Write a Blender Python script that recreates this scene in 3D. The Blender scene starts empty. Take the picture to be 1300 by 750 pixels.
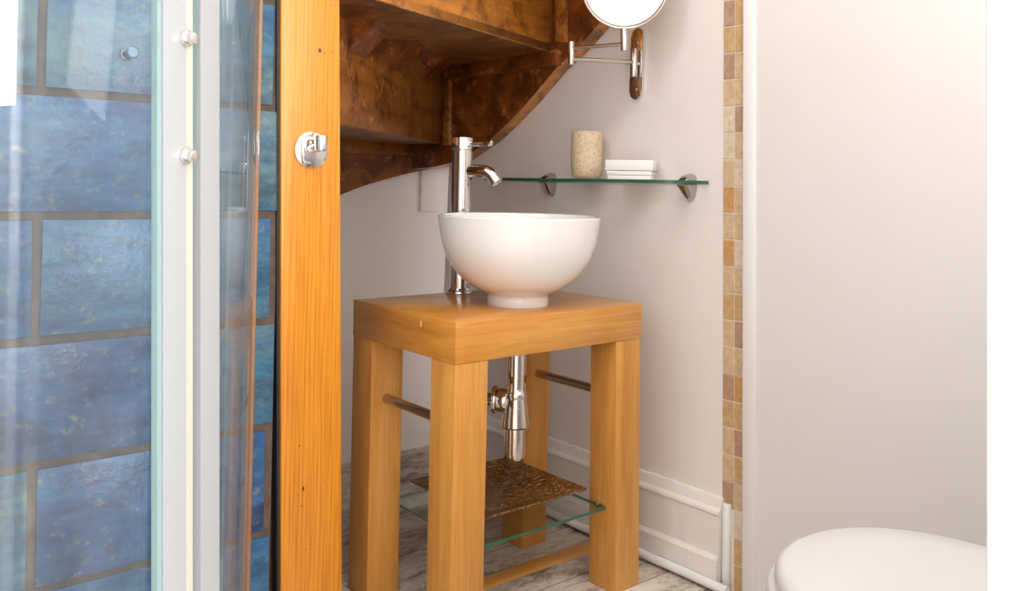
import bpy, bmesh, math, random
from math import sin, cos, pi, radians
from mathutils import Vector, Matrix
random.seed(7)

# ------------------------------------------------------------------ camera
F_PX, Y0, ROLL, PSI, CAM_H = 1113.32, 233.72, 0.0214, 0.8729, 0.92
RT = Vector((cos(ROLL), 0, sin(ROLL))); UP = Vector((-sin(ROLL), 0, cos(ROLL))); FW = Vector((0, 1, 0))
O = Vector((0, 0, CAM_H))
sc = bpy.context.scene
COL = sc.collection
cam = bpy.data.cameras.new('camera'); co = bpy.data.objects.new('camera', cam); COL.objects.link(co)
m = Matrix.Identity(4)
for i in range(3):
    m[i][0] = RT[i]; m[i][1] = UP[i]; m[i][2] = -FW[i]; m[i][3] = O[i]
co.matrix_world = m
cam.sensor_fit = 'HORIZONTAL'; cam.sensor_width = 36; cam.lens = F_PX/1300*36
cam.shift_y = -(375-Y0)/1300; cam.clip_start = 0.02
sc.camera = co

# room frame: local x = along the back wall to the right, local y = into the room's depth
EB = Vector((sin(PSI), cos(PSI), 0)); EA = Vector((-cos(PSI), sin(PSI), 0))
F0 = Vector((-0.10194, 1.68606, 0))
RZ = math.atan2(EB.y, EB.x)
RM = Matrix.Translation(F0) @ Matrix.Rotation(RZ, 4, 'Z')
RMI = RM.inverted()
def W(b, a, z=0): return F0+EB*b+EA*a+Vector((0, 0, z))
def L(p): return RMI @ Vector(p)                    # world -> room frame (b, a, z)
def ray(u, v): return RT*((u-650)/F_PX)+FW-UP*((v-Y0)/F_PX)
def onz(u, v, z):
    d = ray(u, v); return L(O+d*((z-CAM_H)/d.z))
def onb(u, v, b):
    d = ray(u, v); return L(O+d*(((F0-O).dot(EB)+b)/d.dot(EB)))
def ona(u, v, a):
    d = ray(u, v); return L(O+d*(((F0-O).dot(EA)+a)/d.dot(EA)))
def ony(u, v, y):                                   # world point at depth y
    return O+ray(u, v)*y

# ------------------------------------------------------------------ world, lights, exposure
sc.view_settings.view_transform = 'Standard'; sc.view_settings.look = 'None'
sc.view_settings.gamma = 1; sc.view_settings.use_curve_mapping = False
sc.view_settings.exposure = 0.56
wd = bpy.data.worlds.new('world'); sc.world = wd; wd.use_nodes = True
wd.node_tree.nodes['Background'].inputs[0].default_value = (1, 0.965, 0.93, 1)
wd.node_tree.nodes['Background'].inputs[1].default_value = 1.0
def area(name, loc, target, sx, sy, power, col=(1, 1, 1)):
    l = bpy.data.lights.new(name, 'AREA'); l.shape = 'RECTANGLE'; l.size = sx; l.size_y = sy
    l.energy = power; l.color = col
    o = bpy.data.objects.new(name, l); COL.objects.link(o); o.location = loc
    d = Vector(target)-Vector(loc); o.rotation_euler = d.to_track_quat('-Z', 'Y').to_euler()
    return o
area('hall_window_light', W(-0.22, -2.9, 1.15), W(0.15, 0.2, 0.7), 1.6, 2.0, 98, (1, 0.965, 0.935))
area('toilet_side_fill', W(0.36, -1.30, 1.15), W(0.3, 0.3, 0.6), 0.5, 1.1, 3.0, (1, 0.97, 0.94))  # added fill for the stand fronts and toilet wall, no window here
area('bathroom_ceiling_light', W(0.05, -0.80, 2.22), W(0.05, -0.7, 0), 0.9, 0.7, 6.5, (1, 0.955, 0.90))
area('shower_tile_fill', W(-0.85, -0.15, 2.22), W(-0.85, -0.15, 0), 0.4, 0.4, 9, (1, 0.98, 0.96))  # added fill that brightens the tiles behind the glass, no lamp known here

# ------------------------------------------------------------------ materials
MATS = {}
def newmat(name):
    mt = bpy.data.materials.new(name); mt.use_nodes = True; MATS[name] = mt
    nt = mt.node_tree; return mt, nt, nt.nodes['Principled BSDF']
def N(nt, typ, **kw):
    n = nt.nodes.new(typ)
    for k, v in kw.items():
        if k in ('inputs',):
            for a, b in v.items(): n.inputs[a].default_value = b
        else: setattr(n, k, v)
    return n
def lk(nt, a, b): nt.links.new(a, b)
def coords(nt, scale=(1, 1, 1), rnd=True):
    tc = N(nt, 'ShaderNodeTexCoord'); mp = N(nt, 'ShaderNodeMapping'); mp.inputs['Scale'].default_value = scale
    if rnd:
        oi = N(nt, 'ShaderNodeObjectInfo')
        ad = N(nt, 'ShaderNodeVectorMath', operation='ADD'); sm = N(nt, 'ShaderNodeMath', operation='MULTIPLY'); sm.inputs[1].default_value = 7.3
        lk(nt, oi.outputs['Random'], sm.inputs[0]); lk(nt, tc.outputs['Object'], ad.inputs[0]); lk(nt, sm.outputs[0], ad.inputs[1])
        lk(nt, ad.outputs[0], mp.inputs['Vector'])
    else: lk(nt, tc.outputs['Object'], mp.inputs['Vector'])
    return mp.outputs['Vector']
def noise(nt, vec, scale, detail=4, rough=0.55, dist=0.0):
    n = N(nt, 'ShaderNodeTexNoise'); n.inputs['Scale'].default_value = scale; n.inputs['Detail'].default_value = detail
    n.inputs['Roughness'].default_value = rough; n.inputs['Distortion'].default_value = dist
    lk(nt, vec, n.inputs['Vector']); return n
def ramp(nt, fac, stops):
    r = N(nt, 'ShaderNodeValToRGB'); e = r.color_ramp.elements
    while len(e) < len(stops): e.new(0.5)
    for i, (p, c) in enumerate(stops): e[i].position = p; e[i].color = (*c, 1)
    lk(nt, fac, r.inputs[0]); return r.outputs[0]
def mix(nt, a, b, fac, mode='MIX'):
    x = N(nt, 'ShaderNodeMix', data_type='RGBA', blend_type=mode)
    if isinstance(fac, (int, float)): x.inputs[0].default_value = fac
    else: lk(nt, fac, x.inputs[0])
    for s, v in ((x.inputs[6], a), (x.inputs[7], b)):
        if isinstance(v, tuple): s.default_value = (*v, 1)
        else: lk(nt, v, s)
    return x.outputs[2]
def bump(nt, bs, h, strength=0.2, dist=0.002):
    b = N(nt, 'ShaderNodeBump'); b.inputs['Strength'].default_value = strength; b.inputs['Distance'].default_value = dist
    lk(nt, h, b.inputs['Height']); lk(nt, b.outputs[0], bs.inputs['Normal'])
def plain(name, col, rough=0.5, metal=0.0, coat=0.0, spec=0.5):
    mt, nt, bs = newmat(name); bs.inputs['Base Color'].default_value = (*col, 1); bs.inputs['Roughness'].default_value = rough
    bs.inputs['Metallic'].default_value = metal; bs.inputs['Coat Weight'].default_value = coat; bs.inputs['Specular IOR Level'].default_value = spec
    return mt
def wood(name, dark, mid, light, axis, rough=0.4, coat=0.2, big=7, ratio=0.09, contrast=1.0, rings=0, pore=0.5, cross=None):
    mt, nt, bs = newmat(name)
    s = [1, 1, 1]; s[axis] = ratio
    if cross is not None: s[cross] = 0.16
    v = coords(nt, tuple(s))
    n1 = noise(nt, v, big, 5, 0.6, 0.6)
    c = ramp(nt, n1.outputs[0], [(0.5-0.22/contrast, dark), (0.5, mid), (0.5+0.2/contrast, light)])
    s2 = [1, 1, 1]; s2[axis] = 0.03
    if cross is not None: s2[cross] = 0.06
    v2 = coords(nt, tuple(s2)); n2 = noise(nt, v2, 260, 3, 0.6)
    f = ramp(nt, n2.outputs[0], [(0.35, (0.72, 0.66, 0.6)), (0.55, (1, 1, 1))])
    c = mix(nt, c, f, pore, 'MULTIPLY')
    if rings:
        s3 = [1, 1, 1]; s3[axis] = 0.05
        v3 = coords(nt, tuple(s3))
        wv = N(nt, 'ShaderNodeTexWave', wave_type='BANDS', bands_direction='X' if axis != 0 else 'Z')
        wv.inputs['Scale'].default_value = rings; wv.inputs['Distortion'].default_value = 7; wv.inputs['Detail'].default_value = 2; wv.inputs['Detail Scale'].default_value = 1.2
        lk(nt, v3, wv.inputs['Vector'])
        f2 = ramp(nt, wv.outputs[0], [(0.0, (0.86, 0.72, 0.5)), (0.4, (1, 1, 1)), (1, (1, 1, 1))])
        c = mix(nt, c, f2, 0.75, 'MULTIPLY')
    lk(nt, c, bs.inputs['Base Color']); bs.inputs['Roughness'].default_value = rough; bs.inputs['Coat Weight'].default_value = coat
    bs.inputs['Coat Roughness'].default_value = 0.15
    bump(nt, bs, n2.outputs[0], 0.12, 0.001)
    return mt
# stand timber
BD, BM, BL = (0.46, 0.175, 0.026), (0.62, 0.265, 0.046), (0.72, 0.36, 0.08)
oak_x = wood('beech_along', BD, BM, BL, 0, 0.32, 0.35, big=14, cross=1)
oak_z = wood('beech_upright', (0.52, 0.215, 0.037), (0.66, 0.31, 0.062), (0.76, 0.41, 0.10), 2, 0.4, 0.15, big=12)
pine = wood('varnished_pine', (0.56, 0.20, 0.012), (0.68, 0.265, 0.020), (0.76, 0.325, 0.035), 2, 0.32, 0.25, 5, 0.08, 1.0, rings=34, pore=0.7)
def stairwood(name, axis, d, m_, l):
    mt, nt, bs = newmat(name)
    s = [1, 1, 1]; s[axis] = 0.12
    v = coords(nt, tuple(s)); n1 = noise(nt, v, 11, 6, 0.62, 1.2)
    c = ramp(nt, n1.outputs[0], [(0.3, d), (0.5, m_), (0.72, l)])
    v2 = coords(nt, (1, 1, 1)); n2 = noise(nt, v2, 14, 6, 0.7, 0.5)
    c = mix(nt, c, ramp(nt, n2.outputs[0], [(0.38, (0.34, 0.28, 0.24)), (0.54, (1.1, 1.1, 1.1))]), 0.8, 'MULTIPLY')
    n3 = noise(nt, v2, 21, 5, 0.75)
    c = mix(nt, c, (0.66, 0.34, 0.10), ramp(nt, n3.outputs[0], [(0.56, (0, 0, 0)), (0.68, (0.6, 0.6, 0.6))]))
    lk(nt, c, bs.inputs['Base Color']); bs.inputs['Roughness'].default_value = 0.38; bs.inputs['Coat Weight'].default_value = 0.2
    bump(nt, bs, n1.outputs[0], 0.25, 0.004)
    return mt
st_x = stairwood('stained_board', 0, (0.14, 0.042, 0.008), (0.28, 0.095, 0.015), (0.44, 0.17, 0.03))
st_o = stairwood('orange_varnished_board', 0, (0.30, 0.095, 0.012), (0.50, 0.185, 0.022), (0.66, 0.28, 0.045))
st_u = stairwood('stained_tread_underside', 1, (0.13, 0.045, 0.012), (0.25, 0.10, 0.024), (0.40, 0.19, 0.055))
st_e = stairwood('lighter_string_edge', 1, (0.30, 0.10, 0.02), (0.55, 0.22, 0.05), (0.74, 0.38, 0.13))  # lighter board tone for the edge faces of the right string
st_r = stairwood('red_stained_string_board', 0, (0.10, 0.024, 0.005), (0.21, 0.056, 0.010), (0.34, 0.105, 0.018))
chrome = plain('polished_chrome', (0.78, 0.76, 0.75), 0.06, 1.0)
brushed = plain('satin_nickel', (0.62, 0.57, 0.52), 0.22, 1.0)
brk = plain('bracket_chrome', (0.50, 0.47, 0.45), 0.14, 1.0)
rodmat = plain('worn_chrome_rod', (0.50, 0.40, 0.34), 0.22, 1.0)
ceramic = plain('white_ceramic', (0.86, 0.845, 0.825), 0.12, 0, 0.6)
toiletm = plain('white_toilet_ceramic', (0.68, 0.665, 0.66), 0.3, 0, 0.2)
whitegloss = plain('white_gloss_paint', (0.86, 0.85, 0.84), 0.35)
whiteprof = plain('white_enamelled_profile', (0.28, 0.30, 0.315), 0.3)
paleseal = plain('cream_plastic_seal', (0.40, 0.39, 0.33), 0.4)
black = plain('black_strip', (0.012, 0.012, 0.014), 0.5)
ink = plain('pencil_graphite', (0.03, 0.02, 0.015), 0.7)
mirror = plain('mirror_glass', (0.95, 0.95, 0.95), 0.01, 1.0)
clothm = plain('white_cotton', (0.80, 0.80, 0.80), 0.9)
dishm = plain('glazed_white_soap_dish', (0.84, 0.82, 0.78), 0.4)
darkhole = plain('drain_hole_dark', (0.02, 0.02, 0.02), 0.5)

def plaster(name, c1, c2, bs_=0.25):
    mt, nt, bs = newmat(name); v = coords(nt, (1, 1, 0.6), False)
    n1 = noise(nt, v, 2.2, 5, 0.6); c = ramp(nt, n1.outputs[0], [(0.35, c1), (0.65, c2)])
    lk(nt, c, bs.inputs['Base Color']); bs.inputs['Roughness'].default_value = 0.55
    n2 = noise(nt, v, 9, 6, 0.6, 0.4); bump(nt, bs, n2.outputs[0], bs_*1.6, 0.008)
    return mt
wallm = plaster('white_painted_plaster', (0.84, 0.78, 0.745), (0.88, 0.825, 0.79))
wallsmooth = plaster('smooth_white_wall', (0.76, 0.73, 0.715), (0.78, 0.75, 0.735), 0.08)
wallback = plaster('lightened_plaster_under_stairs', (0.89, 0.83, 0.79), (0.92, 0.865, 0.825))  # wall plaster made paler to stand in for light missing in the alcove
skirtm = plaster('white_painted_skirting', (0.80, 0.755, 0.71), (0.86, 0.82, 0.78), 0.5)

# thin clear glass: fresnel reflection over transmission, white haze standing in for reflected room light
def thin_glass(name, tint, haze=0.0, ior=1.5, hazecol=(0.9, 0.93, 0.95)):
    mt = bpy.data.materials.new(name); mt.use_nodes = True; nt = mt.node_tree
    nt.nodes.remove(nt.nodes['Principled BSDF']); out = nt.nodes['Material Output']
    t = N(nt, 'ShaderNodeBsdfTransparent'); t.inputs[0].default_value = (*tint, 1)
    g = N(nt, 'ShaderNodeBsdfGlossy'); g.inputs['Roughness'].default_value = 0.01
    fr = N(nt, 'ShaderNodeFresnel'); ge = N(nt, 'ShaderNodeNewGeometry')
    mr = N(nt, 'ShaderNodeMapRange'); lk(nt, ge.outputs['Backfacing'], mr.inputs[0]); mr.inputs[3].default_value = ior; mr.inputs[4].default_value = 1/ior
    lk(nt, mr.outputs[0], fr.inputs[0])
    s = N(nt, 'ShaderNodeMixShader'); lk(nt, fr.outputs[0], s.inputs[0]); lk(nt, t.outputs[0], s.inputs[1]); lk(nt, g.outputs[0], s.inputs[2])
    last = s
    if haze:
        d = N(nt, 'ShaderNodeBsdfDiffuse'); d.inputs[0].default_value = (*hazecol, 1)
        s2 = N(nt, 'ShaderNodeMixShader'); s2.inputs[0].default_value = haze
        lk(nt, s.outputs[0], s2.inputs[1]); lk(nt, d.outputs[0], s2.inputs[2]); last = s2
    lk(nt, last.outputs[0], out.inputs[0]); return mt
gl_clear = thin_glass('clear_shelf_glass', (0.94, 0.97, 0.95))
gl_shower = thin_glass('shower_glass', (0.90, 0.95, 0.97), 0.02)
gl_edge, _nt, _bs = newmat('green_glass_edge')
_bs.inputs['Base Color'].default_value = (0.022, 0.125, 0.08, 1); _bs.inputs['Roughness'].default_value = 0.08
gl_grey = plain('grey_green_glass_edge', (0.20, 0.30, 0.31), 0.1)

# tile glaze: each tile its own tint, mottled, worn brown rims
tilem, nt, bs = newmat('blue_glazed_tile')
at = N(nt, 'ShaderNodeAttribute', attribute_name='tint')
v = coords(nt, (1, 1, 1), False)
n1 = noise(nt, v, 6, 6, 0.65, 0.8)
sm = N(nt, 'ShaderNodeMath', operation='MULTIPLY_ADD'); lk(nt, at.outputs['Fac'], sm.inputs[0]); sm.inputs[1].default_value = 0.38
lk(nt, n1.outputs[0], sm.inputs[2])
c = ramp(nt, sm.outputs[0], [(0.36, (0.016, 0.040, 0.11)), (0.56, (0.026, 0.088, 0.21)), (0.78, (0.036, 0.120, 0.20)), (1.0, (0.10, 0.15, 0.15))])
n2 = noise(nt, v, 55, 4, 0.7)
c = mix(nt, c, (0.16, 0.17, 0.15), ramp(nt, n2.outputs[0], [(0.56, (0, 0, 0)), (0.70, (0.8, 0.8, 0.8))]))
vz = coords(nt, (1, 1, 2.6), False); n3 = noise(nt, vz, 13, 7, 0.72)
c = mix(nt, c, ramp(nt, n3.outputs[0], [(0.36, (0.5, 0.55, 0.65)), (0.62, (1.35, 1.3, 1.2))]), 0.9, 'MULTIPLY')
lk(nt, c, bs.inputs['Base Color']); bs.inputs['Roughness'].default_value = 0.22
bump(nt, bs, n2.outputs[0], 0.5, 0.004)
rimm = plain('worn_brown_tile_rim', (0.20, 0.13, 0.09), 0.6)
groutm, nt, bs = newmat('brown_grout'); v = coords(nt, (1, 1, 1), False); n1 = noise(nt, v, 40, 4)
lk(nt, ramp(nt, n1.outputs[0], [(0.3, (0.055, 0.036, 0.027)), (0.7, (0.11, 0.075, 0.058))]), bs.inputs['Base Color']); bs.inputs['Roughness'].default_value = 0.85

# mosaic stone: tint attribute picks one of the stone colours
mosm, nt, bs = newmat('travertine_mosaic')
at = N(nt, 'ShaderNodeAttribute', attribute_name='tint'); v = coords(nt, (1, 1, 1), False); n1 = noise(nt, v, 60, 5, 0.7, 0.5)
r = N(nt, 'ShaderNodeValToRGB'); r.color_ramp.interpolation = 'CONSTANT'; e = r.color_ramp.elements
stops = [(0, (0.66, 0.49, 0.31)), (0.2, (0.60, 0.41, 0.21)), (0.4, (0.72, 0.61, 0.48)), (0.6, (0.60, 0.34, 0.14)), (0.8, (0.48, 0.31, 0.21))]
while len(e) < 5: e.new(0.5)
for i, (p, cc) in enumerate(stops): e[i].position = p; e[i].color = (*cc, 1)
lk(nt, at.outputs['Fac'], r.inputs[0])
c = mix(nt, r.outputs[0], ramp(nt, n1.outputs[0], [(0.35, (0.8, 0.75, 0.7)), (0.65, (1.12, 1.12, 1.12))]), 0.8, 'MULTIPLY')
lk(nt, c, bs.inputs['Base Color']); bs.inputs['Roughness'].default_value = 0.5
mgrout = plain('cream_grout', (0.80, 0.72, 0.62), 0.8)

# whitewashed floorboards
floorm, nt, bs = newmat('distressed_whitewashed_boards')
v = coords(nt, (1, 1, 1), False)
br = N(nt, 'ShaderNodeTexBrick'); br.offset = 0.37; br.inputs['Scale'].default_value = 1.0
br.inputs['Brick Width'].default_value = 1.1; br.inputs['Row Height'].default_value = 0.115; br.inputs['Mortar Size'].default_value = 0.0016
br.inputs['Color1'].default_value = (1, 1, 1, 1); br.inputs['Color2'].default_value = (0.84, 0.81, 0.78, 1); br.inputs['Mortar'].default_value = (0.22, 0.17, 0.13, 1)
lk(nt, v, br.inputs['Vector'])
vs = coords(nt, (0.42, 1, 1), False)
n1 = noise(nt, vs, 38, 10, 0.85, 0.4); n2 = noise(nt, vs, 7, 8, 0.75, 0.3)
mm = N(nt, 'ShaderNodeMath', operation='ADD'); lk(nt, n1.outputs[0], mm.inputs[0]); lk(nt, n2.outputs[0], mm.inputs[1])
c = ramp(nt, mm.outputs[0], [(0.41, (0.17, 0.125, 0.095)), (0.455, (0.40, 0.33, 0.27)), (0.495, (0.62, 0.54, 0.46)), (0.56, (0.78, 0.72, 0.64))])
# ramp input is 0..2 -> halve
hf = N(nt, 'ShaderNodeMath', operation='MULTIPLY'); hf.inputs[1].default_value = 0.5
lk(nt, mm.outputs[0], hf.inputs[0]); lk(nt, hf.outputs[0], c.node.inputs[0])
c = mix(nt, c, br.outputs['Color'], 0.9, 'MULTIPLY')
lk(nt, c, bs.inputs['Base Color']); bs.inputs['Roughness'].default_value = 0.5
bump(nt, bs, mm.outputs[0], 0.2, 0.002)

# hammered amber dish
hamm, nt, bs = newmat('hammered_bronze_glass'); v = coords(nt, (1, 1, 1), False)
vo = N(nt, 'ShaderNodeTexVoronoi', feature='SMOOTH_F1'); vo.inputs['Scale'].default_value = 95; lk(nt, noise(nt, v, 30, 2).outputs[1], vo.inputs['Vector'])
nn = noise(nt, v, 48, 1, 0.4, 1.8)
lk(nt, ramp(nt, nn.outputs[0], [(0.35, (0.20, 0.095, 0.025)), (0.65, (0.36, 0.18, 0.052))]), bs.inputs['Base Color'])
bs.inputs['Roughness'].default_value = 0.12; bs.inputs['Metallic'].default_value = 0.55; bs.inputs['Coat Weight'].default_value = 0.5
bump(nt, bs, nn.outputs[0], 1.0, 0.014)
# speckled stone
stonem, nt, bs = newmat('speckled_stone_resin'); v = coords(nt, (1, 1, 1), False)
nn = noise(nt, v, 210, 3, 0.8); n0 = noise(nt, v, 25, 3)
c = ramp(nt, nn.outputs[0], [(0.34, (0.42, 0.25, 0.11)), (0.44, (0.64, 0.49, 0.32)), (0.6, (0.73, 0.60, 0.43))])
lk(nt, c, bs.inputs['Base Color']); bs.inputs['Roughness'].default_value = 0.6

# ------------------------------------------------------------------ mesh helpers
def finish(name, bm, mats, parent=None, mat_world=None, smooth=35):
    me = bpy.data.meshes.new(name)
    bmesh.ops.recalc_face_normals(bm, faces=bm.faces[:])
    bm.to_mesh(me); bm.free()
    if not isinstance(mats, (list, tuple)): mats = [mats]
    for x in mats: me.materials.append(x)
    if smooth:
        for p in me.polygons: p.use_smooth = True
        me.set_sharp_from_angle(angle=radians(smooth))
    o = bpy.data.objects.new(name, me); COL.objects.link(o)
    if parent is not None: o.parent = parent
    elif mat_world is not None: o.matrix_world = mat_world
    return o
def hexa(bm, c, bev=0.0, seg=2, mi=0):
    """c: 8 corners, bottom 4 (ccw) then top 4"""
    vs = [bm.verts.new(Vector(p)) for p in c]
    fs = [bm.faces.new([vs[i] for i in q]) for q in ((3, 2, 1, 0), (4, 5, 6, 7), (0, 1, 5, 4), (1, 2, 6, 5), (2, 3, 7, 6), (3, 0, 4, 7))]
    for f in fs: f.material_index = mi
    if bev > 0:
        es = list({e for f in fs for e in f.edges})
        r = bmesh.ops.bevel(bm, geom=es, offset=bev, segments=seg, profile=0.5, affect='EDGES')
        for f in r['faces']: f.material_index = mi
    return fs
def box(bm, x0, x1, y0, y1, z0, z1, bev=0.0, seg=2, mi=0):
    return hexa(bm, [(x0, y0, z0), (x1, y0, z0), (x1, y1, z0), (x0, y1, z0), (x0, y0, z1), (x1, y0, z1), (x1, y1, z1), (x0, y1, z1)], bev, seg, mi)
def prism(bm, poly, h0, h1, axis='z', mi=0, bev=0.0):
    """extrude 2D polygon; axis z: (x,y)->z ; axis y: (x,z)->y ; axis x: (y,z)->x"""
    def P(p, h): return {'z': (p[0], p[1], h), 'y': (p[0], h, p[1]), 'x': (h, p[0], p[1])}[axis]
    a = [bm.verts.new(P(p, h0)) for p in poly]; b = [bm.verts.new(P(p, h1)) for p in poly]
    n = len(poly); fs = [bm.faces.new(a), bm.faces.new(b[::-1])]
    for i in range(n): fs.append(bm.faces.new((a[i], a[(i+1) % n], b[(i+1) % n], b[i])))
    for f in fs: f.material_index = mi
    if bev: bmesh.ops.bevel(bm, geom=list({e for f in fs[:2] for e in f.edges}), offset=bev, segments=2, profile=0.5, affect='EDGES')
    return fs
def lathe(bm, prof, seg=48, c=(0, 0, 0), mi=0, M=None):
    rings = []
    for r, z in prof:
        if r < 1e-6: ring = [bm.verts.new((c[0], c[1], c[2]+z))]
        else: ring = [bm.verts.new((c[0]+r*cos(2*pi*i/seg), c[1]+r*sin(2*pi*i/seg), c[2]+z)) for i in range(seg)]
        rings.append(ring)
    for A, B in zip(rings, rings[1:]):
        for i in range(seg):
            j = (i+1) % seg
            q = [A[0]] if len(A) == 1 else [A[i], A[j]]
            q += [B[0]] if len(B) == 1 else [B[j], B[i]]
            if len(q) > 2:
                f = bm.faces.new(q); f.material_index = mi
    if M is not None:
        for rg in rings:
            for v_ in rg: v_.co = M @ v_.co
    return rings
def aim(p, d):
    """matrix placing +Z along d at p"""
    return Matrix.Translation(Vector(p)) @ Vector(d).normalized().to_track_quat('Z', 'Y').to_matrix().to_4x4()
def cyl(bm, p0, p1, r, seg=32, bev=0.0, r2=None, mi=0):
    p0, p1 = Vector(p0), Vector(p1); h = (p1-p0).length; r2 = r if r2 is None else r2
    if bev: pr = [(0, 0), (r-bev, 0), (r-bev*.3, bev*.3), (r, bev), (r2, h-bev), (r2-bev*.3, h-bev*.3), (r2-bev, h), (0, h)]
    else: pr = [(0, 0), (r, 0), (r2, h), (0, h)]
    lathe(bm, pr, seg, (0, 0, 0), mi, aim(p0, p1-p0))
def tube(bm, pts, r, seg=24, cap=True, mi=0):
    pts = [Vector(p) for p in pts]; rings = []; nrm = None
    rr = r if isinstance(r, (list, tuple)) else [r]*len(pts)
    for i, p in enumerate(pts):
        t = ((pts[min(i+1, len(pts)-1)]-p).normalized()+(p-pts[max(i-1, 0)]).normalized()).normalized()
        if nrm is None:
            nrm = t.orthogonal().normalized()
        nrm = (nrm-t*nrm.dot(t)).normalized(); bn = t.cross(nrm)
        rings.append([bm.verts.new(p+(nrm*cos(2*pi*k/seg)+bn*sin(2*pi*k/seg))*rr[i]) for k in range(seg)])
    for A, B in zip(rings, rings[1:]):
        for k in range(seg):
            f = bm.faces.new((A[k], A[(k+1) % seg], B[(k+1) % seg], B[k])); f.material_index = mi
    if cap:
        for q in (rings[0][::-1], rings[-1]):
            f = bm.faces.new(q); f.material_index = mi
def thing(name, label, cat, b, a, z=0, rz=0, group=None):
    o = bpy.data.objects.new(name, None); o.empty_display_size = 0.05; COL.objects.link(o)
    o.location = W(b, a, z); o.rotation_euler = (0, 0, RZ+rz); o['label'] = label; o['category'] = cat
    if group: o['group'] = group
    return o
def tag(o, label, cat, group=None):
    o['label'] = label; o['category'] = cat
    if group: o['group'] = group
    return o
def struct(name, bm, m_, smooth=35):
    o = finish(name, bm, m_, None, RM, smooth); o['kind'] = 'structure'; return o

# ------------------------------------------------------------------ the room
BW = 0.6850      # right wall plane
AW = 1.172       # back wall plane
AT = 0.197       # tile face plane
ZC = 2.30
bm = bmesh.new(); box(bm, -1.6, 0.95, -3.1, 1.35, -0.06, 0); struct('floor', bm, floorm)
bm = bmesh.new(); box(bm, -1.6, 0.95, -3.1, 1.35, ZC, ZC+0.05); struct('ceiling', bm, wallsmooth)
# right wall: plaster with a worn, slightly leaning far end
pe0, pe1 = onb(570, 215, BW), onb(558, 500, BW)
sl = (pe1.y-pe0.y)/(pe1.z-pe0.z)
bm = bmesh.new()
ya, yb = pe0.y+sl*(0-pe0.z), pe0.y+sl*(ZC-pe0.z)
s0, s1 = onb(917, 700, BW), onb(919, 0, BW)      # left edge of mosaic strip
msl = (s1.y-s0.y)/(s1.z-s0.z)
def strip_y(z, off=0): return s0.y+msl*(z-s0.z)+off
prism(bm, [(strip_y(0, -0.0005), 0), (strip_y(ZC, -0.0005), ZC), (yb, ZC), (ya, 0)], BW, BW+0.12, 'x')
struct('wall_right', bm, wallm)
# smooth continuation of the wall in front of the mosaic, a little proud, rounded edge
e0, e1 = onb(943, 748, BW-0.012), onb(944.5, 0, BW-0.012)
esl = (e1.y-e0.y)/(e1.z-e0.z)
def edge_y(z, off=0): return e0.y+esl*(z-e0.z)+off
bm = bmesh.new()
hexa(bm, [(BW-0.012, -1.32, 0), (BW+0.12, -1.32, 0), (BW+0.12, edge_y(0), 0), (BW-0.012, edge_y(0), 0),
          (BW-0.012, -1.32, ZC), (BW+0.12, -1.32, ZC), (BW+0.12, edge_y(ZC), ZC), (BW-0.012, edge_y(ZC), ZC)])
struct('wall_toilet_side', bm, wallsmooth)
g0, g1 = onb(958, 748, BW-0.016), onb(958, 0, BW-0.016)
gsl = (g1.y-g0.y)/(g1.z-g0.z)
bm = bmesh.new()
gy = lambda z: g0.y+gsl*(z-g0.z)
hexa(bm, [(BW-0.017, gy(0), 0), (BW-0.008, gy(0), 0), (BW-0.008, edge_y(0), 0), (BW-0.017, edge_y(0), 0),
          (BW-0.017, gy(ZC), ZC), (BW-0.008, gy(ZC), ZC), (BW-0.008, edge_y(ZC), ZC), (BW-0.017, edge_y(ZC), ZC)], 0.003)
struct('trim_1', bm, whitegloss)
# back wall
bm = bmesh.new(); box(bm, -0.5, 0.95, AW, AW+0.1, 0, ZC); struct('wall_back', bm, wallback)
# shallow plastered boxing on the back wall, seen between tap and stairs
q0, q1, q2, q3 = ona(536, 205, AW-0.012), ona(560, 205, AW-0.012), ona(558, 268, AW-0.012), ona(534, 268, AW-0.012)
bm = bmesh.new(); hexa(bm, [(q.x, y, q.z) for y in (AW-0.012, AW+0.01) for q in (q3, q2, q1, q0)], 0.002)
struct('trim_2', bm, wallback)
# partition carrying the blue tiles, far side walls
bt = ona(352, 400, AT).x
bm = bmesh.new(); box(bm, -1.25, bt-0.003, AT+0.012, AT+0.10, 0, ZC); struct('wall_tiled', bm, st_x)
bm = bmesh.new(); box(bm, -1.30, -1.22, -3.0, AT+0.10, 0, ZC); struct('wall_left', bm, wallsmooth)
bm = bmesh.new(); box(bm, -0.5, -0.42, AT+0.10, AW, 0, ZC); struct('wall_alcove', bm, wallback)
bm = bmesh.new(); box(bm, 0.95, 1.0, 0.9, AW+0.1, 0, ZC); struct('wall_recess', bm, wallsmooth)
bm = bmesh.new(); box(bm, 0.0, BW+0.12, -1.42, -1.32, 0, ZC); struct('wall_toilet_back', bm, wallsmooth)
bm = bmesh.new(); box(bm, -1.30, 0.95, -3.1, -3.0, 0, ZC); struct('wall_hall', bm, wallsmooth)
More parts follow.
